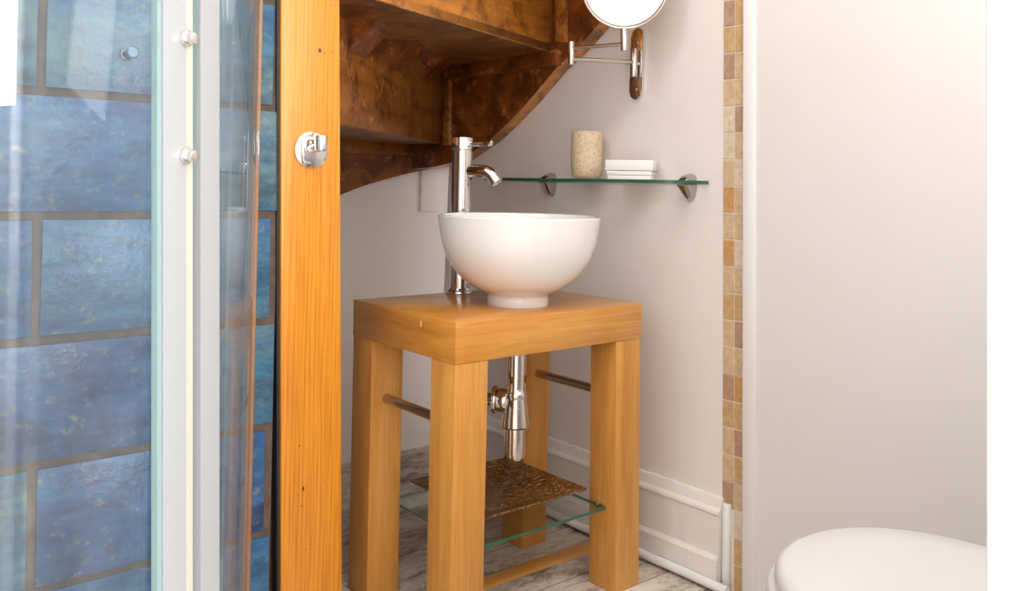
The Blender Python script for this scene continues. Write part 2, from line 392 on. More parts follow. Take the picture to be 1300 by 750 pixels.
# tiles
bm = bmesh.new(); box(bm, -1.22, bt-0.003, AT+0.004, AT+0.013, 0.0, ZC, mi=1)
lay = bm.faces.layers.float.new('tint')
r0 = 0.853
ZT = [r0+0.2*k for k in range(-5, 8)]
for k, z in enumerate(ZT):
    odd = (k % 2 == 0)                         # z=.653 row has its joint at the post
    row = z
    z0, z1 = max(0, z+0.0065), min(ZC, z+0.2-0.0065)
    if z1 < 0.02: continue
    off = -0.285 if ((round((z-r0)/0.2)) % 2) else -0.485
    x = off+0.4
    while x > -1.22:
        x0, x1 = max(-1.22, x-0.4+0.0065), min(bt-0.004, x-0.0065)
        x -= 0.4
        if x1-x0 < 0.02: continue
        j = lambda: random.uniform(-0.0015, 0.0015)
        t = random.random()
        n0 = len(bm.faces)
        hexa(bm, [(x0+j(), AT+j()*.6, z0+j()), (x1+j(), AT+j()*.6, z0+j()), (x1, AT+0.008, z0), (x0, AT+0.008, z0),
                  (x0+j(), AT+j()*.6, z1+j()), (x1+j(), AT+j()*.6, z1+j()), (x1, AT+0.008, z1), (x0, AT+0.008, z1)], 0.0025, 2)
        bm.faces.ensure_lookup_table()
        for f in bm.faces[n0:]:
            f[lay] = t; f.material_index = 0
        # worn rim round the tile face
        w_ = 0.0035
        for (a0, a1, c0, c1) in ((x0, x1, z0, z0+w_), (x0, x1, z1-w_, z1), (x0, x0+w_, z0, z1), (x1-w_, x1, z0, z1)):
            pass
t_o = struct('wall_tiles_blue', bm, [tilem, groutm])
# black strip between tiles and post
j0, j1, j2, j3 = ona(351.5, 760, AT-0.002), ona(357.5, 760, AT-0.002), ona(357.5, -40, AT-0.002), ona(351.5, -40, AT-0.002)
bm = bmesh.new(); hexa(bm, [(q.x, y, q.z) for y in (AT-0.002, AT+0.02) for q in (j0, j1, j2, j3)]); struct('trim_3', bm, black)

# mosaic strip (two columns), grout bed behind
bm = bmesh.new(); lay = bm.faces.layers.float.new('tint')
zsk = onb(925, 637, BW).z
FB = BW-0.002
wd_ = s0.y-e0.y
def colY(z, c): # c 0..2 : left edge, middle, right edge  (y decreases)
    return strip_y(z)*(1-c/2)+edge_y(z)*(c/2)
hexa(bm, [(BW, colY(0, 2), 0), (BW+0.1, colY(0, 2), 0), (BW+0.1, colY(0, 0), 0), (BW, colY(0, 0), 0),
          (BW, colY(ZC, 2), ZC), (BW+0.1, colY(ZC, 2), ZC), (BW+0.1, colY(ZC, 0), ZC), (BW, colY(ZC, 0), ZC)], mi=1)
gz = onb(930, 168.5, BW).z
PT = 0.0617
# stone colours row by row (0 sand, 1 ochre, 2 pale, 3 orange, 4 brown) keyed by height
LEFT = [(2, 0), (34, 4), (69, 1), (101, 4), (135, 0), (168, 2), (203, 2), (236, 0), (270, 3), (303, 0), (337, 3), (370, 0), (404, 1), (437, 0), (471, 0), (503, 4), (535, 1), (569, 0), (603, 0), (640, 4)]
RIGHT = [(2, 0), (34, 1), (69, 1), (101, 0), (135, 0), (168, 4), (203, 0), (236, 2), (270, 0), (303, 0), (337, 2), (370, 0), (404, 1), (437, 4), (471, 0), (503, 3), (540, 1), (575, 4), (608, 1), (642, 0), (675, 2), (708, 1), (760, 1)]
def zrow(v): return onb(930, v, BW).z
for k in range(-30, 18):
    z0, z1 = gz+k*PT+0.0016, gz+(k+1)*PT-0.0016
    if z0 < 0.0: continue
    if z1 > ZC: continue
    zc = (z0+z1)/2
    pr = [next((t for v, t in T if zc > zrow(v)), 1) for T in (LEFT, RIGHT)]
    if zc > zrow(2): pr = [random.choice((0, 1, 2)), random.choice((0, 1, 2))]
    for cidx in (0, 1):
        if cidx == 0 and z0 < zsk-0.02: continue
        n0 = len(bm.faces)
        g = 0.0011
        ys = [colY(z0, cidx)-g, colY(z0, cidx+1)+g, colY(z1, cidx+1)+g, colY(z1, cidx)-g]
        hexa(bm, [(FB, ys[1], z0), (BW+0.004, ys[1], z0), (BW+0.004, ys[0], z0), (FB, ys[0], z0),
                  (FB, ys[2], z1), (BW+0.004, ys[2], z1), (BW+0.004, ys[3], z1), (FB, ys[3], z1)], 0.0007, 1)
        bm.faces.ensure_lookup_table()
        for f in bm.faces[n0:]: f[lay] = pr[cidx]*0.2+0.1; f.material_index = 0
struct('trim_4', bm, [mosm, mgrout])

# moulded skirting along the right wall (stepped board, wobbly old paint on its top edge)
SK = 0.6648
yend = strip_y(0.1, -0.004)
bm = bmesh.new()
prof = [(BW+0.01, 0.0), (SK-0.006, 0.0), (SK-0.006, 0.066), (SK-0.001, 0.073), (SK+0.001, 0.076), (SK+0.001, 0.165), (SK-0.003, 0.1705),
        (SK-0.002, 0.176), (SK+0.006, 0.183), (SK+0.010, 0.198), (SK+0.013, 0.2055), (BW+0.01, 0.2075)]
nseg = 60; rows = []
for i in range(nseg+1):
    y = ya-0.02+(yend-(ya-0.02))*i/nseg
    rows.append([bm.verts.new((p[0]+0.0007*sin(i*1.7+q), y, p[1]+(0.0012*sin(i*2.1)+0.0012*random.uniform(-1, 1) if q in (9, 10) else 0))) for q, p in enumerate(prof)])
for A, B in zip(rows, rows[1:]):
    for q in range(len(prof)): bm.faces.new((A[q], A[(q+1) % len(prof)], B[(q+1) % len(prof)], B[q]))
bm.faces.new(rows[0]); bm.faces.new(rows[-1][::-1])
o = struct('baseboard_right', bm, skirtm, 25)
# rounded plaster end beside the mosaic
bm = bmesh.new(); cyl(bm, (BW-0.004, strip_y(0.1, -0.016), 0), (BW-0.004, strip_y(0.2, -0.016), zsk-0.003), 0.0105, 20, 0.003)
struct('trim_5', bm, whitegloss)
# white pipe on the floor along the skirting
bm = bmesh.new(); pts = [(SK-0.018, ya-0.05+(-0.17-(ya-0.05))*i/30, 0.016+0.0006*sin(i)) for i in range(31)]
tube(bm, pts, 0.0105, 16)
o = finish('floor_pipe', bm, whitegloss, None, RM); tag(o, 'thin white painted pipe lying on the floor along the white skirting board', 'pipe')
# threshold
bm = bmesh.new()
prism(bm, [(0.192, 0), (0.242, 0), (0.239, 0.004), (0.232, 0.0065), (0.202, 0.0065), (0.195, 0.004)], -0.10, SK-0.03, 'x')
o = finish('threshold_strip', bm, oak_x, None, RM); tag(o, 'flat oak threshold strip on the floor under the wooden washstand', 'threshold strip')

# ------------------------------------------------------------------ winder staircase overhead
ZA, ZB = 1.0471, 1.2898
stair = thing('staircase', 'orange stained wooden winding staircase seen from below above the washstand', 'staircase', -0.2, 0.3, 0)
SM = stair.matrix_world
bpy.context.view_layer.update()
SMI = (Matrix.Translation(stair.location) @ Matrix.Rotation(RZ, 4, 'Z')).inverted()
def S(room): return SMI @ (RM @ Vector(room))
def sboard(name, p0, p1, z0, z1, th, mt, bev=0.002, poly=None, parent=stair, sub=None):
    """upright board from p0 to p1 (room b,a) of thickness th (to the far/left side), local x along it"""
    p0 = Vector((p0[0], p0[1], 0)); p1 = Vector((p1[0], p1[1], 0)); d = p1-p0; ln = d.length
    ang = math.atan2(d.y, d.x)
    bm = bmesh.new()
    if poly: prism(bm, poly, 0, th, 'y', bev=0)
    else: box(bm, 0, ln, 0, th, z0, z1, bev)
    o = finish(name, bm, mt, parent)
    o.matrix_local = SMI @ RM @ Matrix.Translation(p0) @ Matrix.Rotation(ang, 4, 'Z')
    return o, ln
# riser A : lower riser
rA0 = onz(434.5, 158, ZA); rA1 = onb(561.5, 182, BW-0.045)
dA = (Vector((rA1.x, rA1.y))-Vector((rA0.x, rA0.y))).normalized()
rAs = Vector((rA0.x, rA0.y))-dA*0.188
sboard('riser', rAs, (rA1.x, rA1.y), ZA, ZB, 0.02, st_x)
# riser B
rB0 = onz(477, 0, ZB); rB1 = onb(703, 66, BW-0.03)
dB = (Vector((rB1.x, rB1.y))-Vector((rB0.x, rB0.y))).normalized()
rBs = Vector((rB0.x, rB0.y))-dB*0.10
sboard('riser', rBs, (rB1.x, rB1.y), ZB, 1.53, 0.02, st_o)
ZCt = 1.53
# upper riser C
rC1 = onb(830, -70, BW-0.03); rCs = Vector((-0.15, 0.20))
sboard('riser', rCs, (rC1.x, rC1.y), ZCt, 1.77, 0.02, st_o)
def slab(name, poly, z0, z1, mt):
    bm = bmesh.new(); prism(bm, [(S((p[0], p[1], 0)).x, S((p[0], p[1], 0)).y) for p in poly], z0, z1, 'z'); return finish(name, bm, mt, stair)
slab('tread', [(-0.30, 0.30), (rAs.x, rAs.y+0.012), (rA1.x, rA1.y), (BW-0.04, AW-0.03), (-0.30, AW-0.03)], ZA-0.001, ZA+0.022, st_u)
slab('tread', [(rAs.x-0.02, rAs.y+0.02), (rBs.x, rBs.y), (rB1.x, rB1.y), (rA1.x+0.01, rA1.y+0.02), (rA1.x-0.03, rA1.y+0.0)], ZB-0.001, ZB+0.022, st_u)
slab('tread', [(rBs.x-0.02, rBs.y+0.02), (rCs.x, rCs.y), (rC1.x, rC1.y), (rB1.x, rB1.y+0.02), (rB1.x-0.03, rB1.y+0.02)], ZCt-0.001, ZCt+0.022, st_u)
# glue blocks in the angle of riser A and the tread above
for (pu, wd2, sz) in ((441, 22, 0.072), (494, 17, 0.068), (536, 12, 0.066)):
    def along(u):
        d = ray(u, 60); # intersect vertical plane of riser A
        p0 = RM @ Vector((rAs.x, rAs.y, 0)); p1 = RM @ Vector((rA1.x, rA1.y, 0)); e = p1-p0
        n = Vector((-e.y, e.x, 0)); t = (p0-O).dot(n)/d.dot(n); q = O+d*t
        return (Vector((q.x, q.y, 0))-Vector((p0.x, p0.y, 0))).length
    l0, l1 = along(pu), along(pu+wd2)
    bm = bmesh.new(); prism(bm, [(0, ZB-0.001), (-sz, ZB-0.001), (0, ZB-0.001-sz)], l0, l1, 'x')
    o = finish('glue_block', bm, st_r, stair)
    ang = math.atan2(rA1.y-rAs.y, rA1.x-rAs.x)
    o.matrix_local = SMI @ RM @ Matrix.Translation((rAs.x, rAs.y, 0)) @ Matrix.Rotation(ang, 4, 'Z')
# back string: curved lower edge
AS = AW-0.035
low = [(425, 251), (433, 247), (450, 240), (470, 233), (490, 227.5), (510, 222), (530, 217.5), (550, 214), (565, 212.3), (578, 211.5)]
pl = [(ona(u, v, AS).x, ona(u, v, AS).z) for u, v in low]
poly = [(-0.40, pl[0][1]-0.08)]+pl+[(0.93, pl[-1][1]), (0.93, ZA+0.15), (-0.40, ZA+0.15)]
bm = bmesh.new(); prism(bm, [(S((p[0], 0, 0)).x, p[1]) for p in poly], S((0, AS, 0)).y, S((0, AW, 0)).y, 'y')
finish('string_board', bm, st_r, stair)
# cleat with the pencilled 5
c0, c1 = ona(434, 179, AS-0.012), ona(434, 194, AS-0.012); c2 = ona(566, 191, AS-0.012)
bm = bmesh.new(); box(bm, S((-0.25, 0, 0)).x, S((BW+0.04, 0, 0)).x, S((0, AS-0.014, 0)).y, S((0, AS+0.001, 0)).y, c1.z, ZA+0.001, 0.002)
cleat = finish('cleat', bm, st_x, stair)
def P5(u, v): q = ona(u, v, AS-0.0152); return S(q)
seg5 = [(488.5, 181.0), (484.0, 181.6), (483.2, 185.2), (486.5, 184.4), (488.6, 186.2), (487.6, 188.6), (484.6, 189.8), (482.2, 189.2)]
bm = bmesh.new(); tube(bm, [P5(u, v) for u, v in seg5], 0.0016, 6)
finish('pencil_mark', bm, ink, cleat)
# knot
bm = bmesh.new(); kq = S(ona(500, 202, AS)); lathe(bm, [(0, 0), (0.010, 0), (0.0105, 0.0008), (0, 0.001)], 16, (0, 0, 0), 0, Matrix.Translation((kq.x, kq.y, kq.z)) @ Matrix.Rotation(radians(90), 4, 'X') @ Matrix.Diagonal((0.8, 1.3, 1, 1)))
finish('knot', bm, plain('dark_knot', (0.05, 0.02, 0.012), 0.5), stair)
# right string: diagonal lower edge climbing to the right along the wall
BS = BW-0.045
low = [(534, 214.5), (562, 213), (580, 209), (601, 203), (636, 179), (660, 157), (684, 132), (720, 90), (748, 64), (773, 36), (800, 2), (840, -50), (880, -105)]
pl = [(min(AS-0.001, onb(u, v, BW).y), onb(u, v, BW).z) for u, v in low]
poly = pl+[(pl[-1][0], 1.95), (pl[-1][0]+0.35, 1.95), (pl[0][0], 1.45)]
bm = bmesh.new(); prism(bm, [(S((0, p[0], 0)).y, p[1]) for p in poly], S((BS, 0, 0)).x, S((BW-0.0005, 0, 0)).x, 'x')
for f in bm.faces:
    if abs(f.normal.x) < 0.5: f.material_index = 1
bm.normal_update()
for f in bm.faces: f.material_index = 1 if abs(f.normal.x) < 0.5 else 0
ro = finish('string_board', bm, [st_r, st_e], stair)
# upright batten at the far corner and at the right end of riser B
def batten(u0, u1, v0, v1, b, th=0.018, mt=st_o):
    q = [onb(u, v, b) for u, v in ((u0, v1), (u1, v1), (u1, v0), (u0, v0))]
    q = [S(p) for p in q]; bx = S((b+th, 0, 0)).x
    bm = bmesh.new(); hexa(bm, [(q[0].x, q[0].y, q[0].z), (q[1].x, q[1].y, q[1].z), (bx, q[1].y, q[1].z), (bx, q[0].y, q[0].z),
                                (q[3].x, q[3].y, q[3].z), (q[2].x, q[2].y, q[2].z), (bx, q[2].y, q[2].z), (bx, q[3].y, q[3].z)], 0.0015)
    return finish('batten', bm, mt, stair)
batten(561, 570, 98, 184, BS-0.012, 0.02, st_x)
batten(705, 716.5, -60, 53, BS-0.012, 0.02, st_o)
# cleat under tread B along the string
bm = bmesh.new(); q0 = S(onb(572, 80, BS-0.02)); q1 = S(onb(706, 66, BS-0.02))
box(bm, S((BS-0.022, 0, 0)).x, S((BS+0.002, 0, 0)).x, q1.y, q0.y, ZB-0.042, ZB, 0.002); finish('cleat', bm, st_r, stair)

# pine post beside the tiles
AP = AT-0.008
a0, a1, a2, a3 = ona(357, 760, AP), ona(434.6, 760, AP), ona(431.6, -10, AP), ona(357.3, -10, AP)
def ext(lo, hi, z): t = (z-lo.z)/(hi.z-lo.z); return lo.x+(hi.x-lo.x)*t
zz = [0, ZC]
root = thing('wooden_post', 'orange varnished pine post with knots between the blue tiles and the stairs', 'post', ext(a0, a3, 0), AP, 0)
bx0 = ext(a0, a3, 0)
X = lambda lo, hi, z: ext(lo, hi, z)-bx0
bm = bmesh.new()
hexa(bm, [(X(a0, a3, 0), 0, 0), (X(a1, a2, 0), 0, 0), (X(a1, a2, 0), 0.085, 0), (X(a0, a3, 0), 0.085, 0),
          (X(a0, a3, ZC), 0, ZC), (X(a1, a2, ZC), 0, ZC), (X(a1, a2, ZC), 0.085, ZC), (X(a0, a3, ZC), 0.085, ZC)], 0.003, 2)
finish('upright', bm, pine, root)
knotm = plain('dark_pine_knot', (0.10, 0.022, 0.008), 0.5)
for (u, v, r_, st) in ((406, 64, 0.0035, 1.2), (412, 67.5, 0.0014, 1), (385, 620, 0.0022, 2.2), (380, 566, 0.0014, 1.6), (383, 642, 0.0012, 1.5), (423, 66, 0.0012, 1), (413, 610, 0.001, 1), (389, 697, 0.0012, 1)):
    q = ona(u, v, AP); bm = bmesh.new()
    lathe(bm, [(0, -0.0006), (r_, -0.0002), (r_, 0.001), (0, 0.001)], 14, (0, 0, 0), 0, Matrix.Translation((q.x-bx0, 0, q.z)) @ Matrix.Diagonal((1, 1, st, 1)) @ Matrix.Rotation(radians(-90), 4, 'X'))
    finish('knot', bm, knotm, root)

# robe hook on the post
hq = ona(394.5, 190.5, AP)
hook = thing('robe_hook', 'round polished chrome robe hook screwed to the orange pine post', 'hook', hq.x, AP, hq.z)
bm = bmesh.new(); RX = Matrix.Rotation(radians(90), 4, 'X')
R_ = 0.0360
lathe(bm, [(0, 0), (R_, 0), (R_, 0.003), (R_*0.965, 0.0055), (R_*0.80, 0.0085), (R_*0.5, 0.0105), (0, 0.011)], 56, (0, 0, 0), 0, RX); finish('base_plate', bm, chrome, hook)
bm = bmesh.new(); cyl(bm, (-0.002, -0.008, 0.003), (0.003, -0.036, 0.005), 0.0085, 24, 0.001); finish('stem', bm, chrome, hook)
bm = bmesh.new()
lathe(bm, [(0, 0), (0.0095, 0), (0.0110, 0.0015), (0.0114, 0.004), (0.0116, 0.027), (0.0108, 0.0290), (0, 0.0295)], 32, (0.003, -0.036, -0.002)); finish('peg', bm, chrome, hook)

# ------------------------------------------------------------------ shower enclosure (curved glass)
CB, CA, CR = -0.941, 0.022, 0.5
enc = thing('shower_enclosure', 'curved clear glass shower enclosure with white frame in front of blue tiles', 'shower enclosure', CB, CA, 0)
LEAN = 0.0214
def cylp(th, r=CR, z=0.0):
    """th measured in world degrees -> local (b,a)"""
    d = Vector((cos(radians(th)), sin(radians(th)), 0)); return Vector((d.dot(EB)*r, d.dot(EA)*r, z))
ZTOP = 1.95
def curved(name, t0, t1, r, th, z0, z1, mt, n=28, edgem=None):
    bm = bmesh.new(); cols = []
    for i in range(n+1):
        t = t0+(t1-t0)*i/n
        cols.append([bm.verts.new(cylp(t, rr, z)) for rr, z in ((r, z0), (r, z1), (r-th, z1), (r-th, z0))])
    for A, B in zip(cols, cols[1:]):
        for q in range(4):
            f = bm.faces.new((A[q], A[(q+1) % 4], B[(q+1) % 4], B[q]))
    for q in (cols[0], cols[-1][::-1]):
        f = bm.faces.new(q); f.material_index = 1
    return finish(name, bm, [mt, edgem or mt], enc)
curved('door_glass', -50, -19.0, CR, 0.005, 0.16, ZTOP-0.03, gl_shower, 26, gl_grey)
curved('door_glass', -14.6, 40, CR, 0.005, 0.16, ZTOP-0.03, gl_shower, 40, gl_grey)
# meeting stiles, kept plumb with the picture's verticals
def stile(t0, t1, r, th, mt, name='door_stile'):
    bm = bmesh.new(); cols = []; n = 8
    for i in range(n+1):
        t = t0+(t1-t0)*i/n
        cols.append([bm.verts.new(cylp(t, rr, z)+Vector((0, 0, 0))) for rr, z in ((r, 0.16), (r, ZTOP-0.03), (r-th, ZTOP-0.03), (r-th, 0.16))])
    for A, B in zip(cols, cols[1:]):
        for q in range(4): bm.faces.new((A[q], A[(q+1) % 4], B[(q+1) % 4], B[q]))
    bm.faces.new(cols[0]); bm.faces.new(cols[-1][::-1])
    # lean by shearing the upright with the world tilt
    e1, e2 = RT.dot(EB), RT.dot(EA)
    for v_ in bm.verts:
        k = LEAN*(v_.co.z-0.90)
        v_.co.x -= k*e1; v_.co.y -= k*e2
    return finish(name, bm, mt, enc)
def th_at(px, r):
    lo, hi = -50.0, 14.0
    for _ in range(40):
        m_ = (lo+hi)/2; p = cylp(m_, r); w = W(CB, CA)+EB*p.x+EA*p.y
        if 650+F_PX*w.x/w.y < px: lo = m_
        else: hi = m_
    return lo
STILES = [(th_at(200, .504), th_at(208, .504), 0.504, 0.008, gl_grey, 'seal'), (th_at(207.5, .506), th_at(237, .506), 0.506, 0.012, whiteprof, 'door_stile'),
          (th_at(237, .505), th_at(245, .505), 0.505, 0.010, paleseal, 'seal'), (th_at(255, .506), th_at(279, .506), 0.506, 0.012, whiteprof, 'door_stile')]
for s_ in STILES: stile(*s_)
# connecting rails
for zz_ in (0.10, ZTOP-0.03):
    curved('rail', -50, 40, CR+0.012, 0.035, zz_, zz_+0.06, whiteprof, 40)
# straight end panels back to the tiles
pA = cylp(40.0); pB = cylp(-50)
bm = bmesh.new(); box(bm, CR-0.005, CR, 0.0, AT-CA-0.03, 0.16, ZTOP-0.03); finish('fixed_panel', bm, gl_shower, enc)
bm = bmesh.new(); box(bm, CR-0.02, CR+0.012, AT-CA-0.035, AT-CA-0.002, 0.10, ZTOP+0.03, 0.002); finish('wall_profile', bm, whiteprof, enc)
bm = bmesh.new(); box(bm, -0.26, 0.0, -CR, -CR+0.005, 0.16, ZTOP-0.03); finish('fixed_panel', bm, gl_shower, enc)
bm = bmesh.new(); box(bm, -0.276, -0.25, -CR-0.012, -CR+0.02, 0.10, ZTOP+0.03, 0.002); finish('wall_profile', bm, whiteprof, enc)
# tray
bm = bmesh.new()
po = [((CR+0.025)*cos(t), (CR+0.025)*sin(t)) for t in [radians(-90+90*i/24) for i in range(25)]]
poly = [(-0.277, AT-CA-0.002), (-0.277, -CR-0.025)]+po+[(CR+0.025, AT-CA-0.002)]
prism(bm, poly, 0.0, 0.10, 'z', bev=0.004); finish('tray', bm, ceramic, enc)
# door knobs seen through the glass
for th_, v in ((th_at(237, .508), 49), (th_at(237, .508), 198)):
    p = cylp(th_, CR, 0); wp = W(CB, CA)+Vector((EB*p.x+EA*p.y)); dep = wp.y
    z = ony(240, v, dep).z; p.z = z; p.x -= LEAN*(z-0.9)*RT.dot(EB); p.y -= LEAN*(z-0.9)*RT.dot(EA)
    e1, e2 = RT.dot(EB), RT.dot(EA); k = LEAN*(z-0.72); 
    d = cylp(th_, 1.0); d.z = 0
    c_ = p
    bm = bmesh.new(); cyl(bm, c_+d*0.005, c_+d*0.011, 0.0095, 28, 0.002); cyl(bm, c_+d*0.010, c_+d*0.019, 0.0065, 20, 0.001); finish('door_knob', bm, chrome, enc)
# small dark flared knob on the tiles
tealm = plain('dark_steel', (0.10, 0.15, 0.18), 0.25, 0.8)
kq = ona(160, 69, AT)
kb = thing('tile_knob', 'small dark flared knob on the blue tiles inside the shower', 'knob', kq.x, AT, kq.z)
bm = bmesh.new(); cyl(bm, (0, -0.0005, 0), (0, -0.005, 0), 0.0105, 28, 0.001); finish('escutcheon', bm, tealm, kb)
bm = bmesh.new(); lathe(bm, [(0, 0), (0.008, 0), (0.005, 0.006), (0.0045, 0.018), (0.008, 0.025), (0.010, 0.032), (0.008, 0.034), (0, 0.034)], 28, (0, 0, 0), 0, Matrix.Translation((0, -0.004, 0)) @ RX); finish('grip', bm, tealm, kb)

# ------------------------------------------------------------------ washstand
WS, DS, TS, ZT_, LG = 0.5338, 0.3919, 0.0811, 0.6511, 0.0812
ws = thing('washstand', 'square oak washstand with thick top and four chunky legs', 'washstand', 0, 0, 0)
bm = bmesh.new(); box(bm, 0, WS, 0, DS, ZT_-TS, ZT_, 0.0022, 2); finish('tabletop', bm, oak_x, ws)
for (x, y, dx, dy) in ((0.0015, 0.0015, 0, 0), (WS-LG-0.0015, 0.0015, 0.006, -0.005), (0.0015, DS-LG-0.0015, 0, 0), (WS-LG-0.0015, DS-LG-0.0015, 0, 0)):
    bm = bmesh.new()
    hexa(bm, [(x+dx, y+dy, 0), (x+LG+dx, y+dy, 0), (x+LG+dx, y+LG+dy, 0), (x+dx, y+LG+dy, 0), (x, y, ZT_-TS), (x+LG, y, ZT_-TS), (x+LG, y+LG, ZT_-TS), (x, y+LG, ZT_-TS)], 0.0015, 2)
    finish('leg', bm, oak_z, ws)
for x in (0.0406, WS-0.0406):
    bm = bmesh.new(); tube(bm, [(x, LG-0.004, 0.4385), (x, DS-LG+0.004, 0.4385)], 0.0105, 24); finish('rail', bm, rodmat, ws)
ZS = 0.1925
bm = bmesh.new(); box(bm, LG+0.003, WS-LG-0.003, 0.021, DS-0.035, ZS-0.006, ZS)
bm.normal_update()
for f in bm.faces:
    if abs(f.normal.z) < 0.5: f.material_index = 1
finish('glass_shelf', bm, [gl_clear, gl_edge], ws, smooth=0)
for (x, s_) in ((LG, 1), (WS-LG, -1)):
    for y in (0.045, DS-0.055):
        bm = bmesh.new()
        box(bm, min(x-s_*0.004, x+s_*0.014), max(x-s_*0.004, x+s_*0.014), y-0.008, y+0.008, ZS+0.0005, ZS+0.007, 0.002)
        box(bm, min(x-s_*0.004, x+s_*0.012), max(x-s_*0.004, x+s_*0.012), y-0.006, y+0.006, ZS-0.014, ZS-0.0065, 0.002)
        finish('shelf_clip', bm, chrome, ws)
# chips in the top's edge
bm = bmesh.new(); q = onb(534.5, 411, 0.0); box(bm, -0.0006, 0.001, q.y-0.0015, q.y+0.0015, q.z-0.006, q.z+0.006, 0.0004); finish('chip', bm, plain('bare_wood_chip', (0.85, 0.68, 0.5), 0.6), ws)

# square dish
dq = (0.282, 0.2055)
dish = thing('square_dish', 'square amber brown hammered glass dish on the lower glass shelf', 'dish', dq[0], dq[1], ZS+0.0005)
bm = bmesh.new(); n = 26; hw, hd = 0.147, 0.1415
def dz(u, v):
    m_ = max(abs(u), abs(v)); return 0.001+0.029*max(0, (m_-0.35)/0.65)**1.7
g1 = [[bm.verts.new((u*hw, v*hd, dz(u, v)+0.005)) for u in [-1+2*i/n for i in range(n+1)]] for v in [-1+2*j/n for j in range(n+1)]]
g2 = [[bm.verts.new((u*hw, v*hd, dz(u, v))) for u in [-1+2*i/n for i in range(n+1)]] for v in [-1+2*j/n for j in range(n+1)]]
for j in range(n):
    for i in range(n):
        bm.faces.new((g1[j][i], g1[j][i+1], g1[j+1][i+1], g1[j+1][i])); bm.faces.new((g2[j][i], g2[j+1][i], g2[j+1][i+1], g2[j][i+1]))
for i in range(n):
    for (a_, b_) in (((0, i), (0, i+1)), ((n, i+1), (n, i)), ((i+1, 0), (i, 0)), ((i, n), (i+1, n))):
        bm.faces.new((g2[a_[0]][a_[1]], g2[b_[0]][b_[1]], g1[b_[0]][b_[1]], g1[a_[0]][a_[1]]))
finish('plate', bm, hamm, dish, smooth=50)

# basin
bc = onz(657, 386, ZT_)
SB = 1.969/F_PX
basin = thing('basin', 'round white ceramic vessel basin on the wooden washstand', 'basin', bc.x, bc.y, ZT_)
k5 = 1/5.36*SB
prof = []
for hwid, yy in ((208, 710), (211, 700), (211, 660), (208, 640), (214, 628), (265, 610), (327, 575), (372, 540), (412, 500), (447, 455), (480, 400), (506, 340), (525, 275), (538, 205), (547, 140), (552, 100)):
    prof.append((hwid*k5, (705-yy)*k5*0.968+0.003))
z0 = prof[0][1]; prof = [(r, z-z0) for r, z in prof]
zt = prof[-1][1]+0.004; rt = prof[-1][0]
outer = [(0, 0.0)]+prof+[(rt+0.0003, zt-0.002), (rt-0.001, zt), (rt-0.004, zt+0.0006), (rt-0.0075, zt-0.001)]
inner = [(r-0.0085, z+0.002) for r, z in prof[::-1] if z > prof[4][1]+0.004]
inner += [(0.07, prof[4][1]+0.014), (0.024, prof[4][1]+0.010)]
bm = bmesh.new(); lathe(bm, outer+inner+[(0, prof[4][1]+0.009)], 96); finish('bowl', bm, ceramic, basin, smooth=60)
bm = bmesh.new(); lathe(bm, [(0, 0), (0.021, 0), (0.022, 0.002), (0.018, 0.003), (0, 0.0025)], 32, (0, 0, prof[4][1]+0.0098)); finish('waste_plug', bm, chrome, basin)

# tall tap
tq = onz(583, 372.3, ZT_)
tap = thing('basin_tap', 'tall polished chrome monobloc tap behind the white bowl', 'tap', tq.x, tq.y, ZT_)
TD = (RM @ Vector((tq.x, tq.y, 0))).y
SP = TD/F_PX
rb = 12.9*SP
bm = bmesh.new(); lathe(bm, [(0, 0), (16.5*SP, 0), (16.8*SP, 0.003), (16.3*SP, 0.007), (14*SP, 0.0095), (13.2*SP, 0.014), (0, 0.014)], 48); finish('base_ring', bm, chrome, tap)
H1 = (371-189)*SP; H2 = (371-173.5)*SP
bm = bmesh.new(); lathe(bm, [(0, 0.010), (rb, 0.010), (rb, H1-0.001), (0, H1-0.001)], 56); finish('body', bm, chrome, tap)
bm = bmesh.new(); lathe(bm, [(0, H1), (rb*0.93, H1), (rb*0.93, H1+0.0012), (rb*1.03, H1+0.002), (rb*1.03, H2-0.002), (rb*1.0, H2), (0, H2)], 56)
cap_ = finish('lever_cap', bm, chrome, tap)
# spout direction : towards the bowl (picture right and a little towards the viewer)
sd_w = Vector((0.93, -0.36, 0)).normalized(); sd = Vector((sd_w.dot(EB), sd_w.dot(EA), 0)); zu = Vector((0, 0, 1))
ld_w = Vector((0.86, -0.5, 0)).normalized(); ld = Vector((ld_w.dot(EB), ld_w.dot(EA), 0))
zsp = (371-215.5)*SP
cx_ = 1/sd_w.x
pts = [sd*(0.0)+zu*zsp, sd*(18*SP*cx_)+zu*(zsp), sd*(26*SP*cx_)+zu*(zsp-0.3*SP)]
for ph in range(0, 56, 7):
    R__ = 17*SP; pts.append(sd*((27*SP)*cx_+R__*sin(radians(ph)))+zu*(zsp-0.3*SP-R__*(1-cos(radians(ph)))))
last = pts[-1]; dr = (sd*cos(radians(54))-zu*sin(radians(54)))
pts.append(last+dr*8*SP); 
bm = bmesh.new(); tube(bm, pts, 8.2*SP, 32); finish('spout', bm, chrome, tap)
bm = bmesh.new(); e_ = pts[-1]-dr*0.001; lathe(bm, [(0, 0), (8.9*SP, 0), (9.1*SP, 0.002), (8.9*SP, 0.006), (7.2*SP, 0.0062), (7.0*SP, 0.003), (0, 0.003)], 36, (0, 0, 0), 0, aim(e_, dr)); finish('aerator', bm, brushed, tap)
zl = (371-181.2)*SP
bm = bmesh.new(); cyl(bm, ld*(rb*0.9)+zu*zl, ld*(38*SP/ld_w.x)+zu*(zl+0.001), 3.9*SP, 24, 0.001); finish('lever', bm, chrome, cap_)

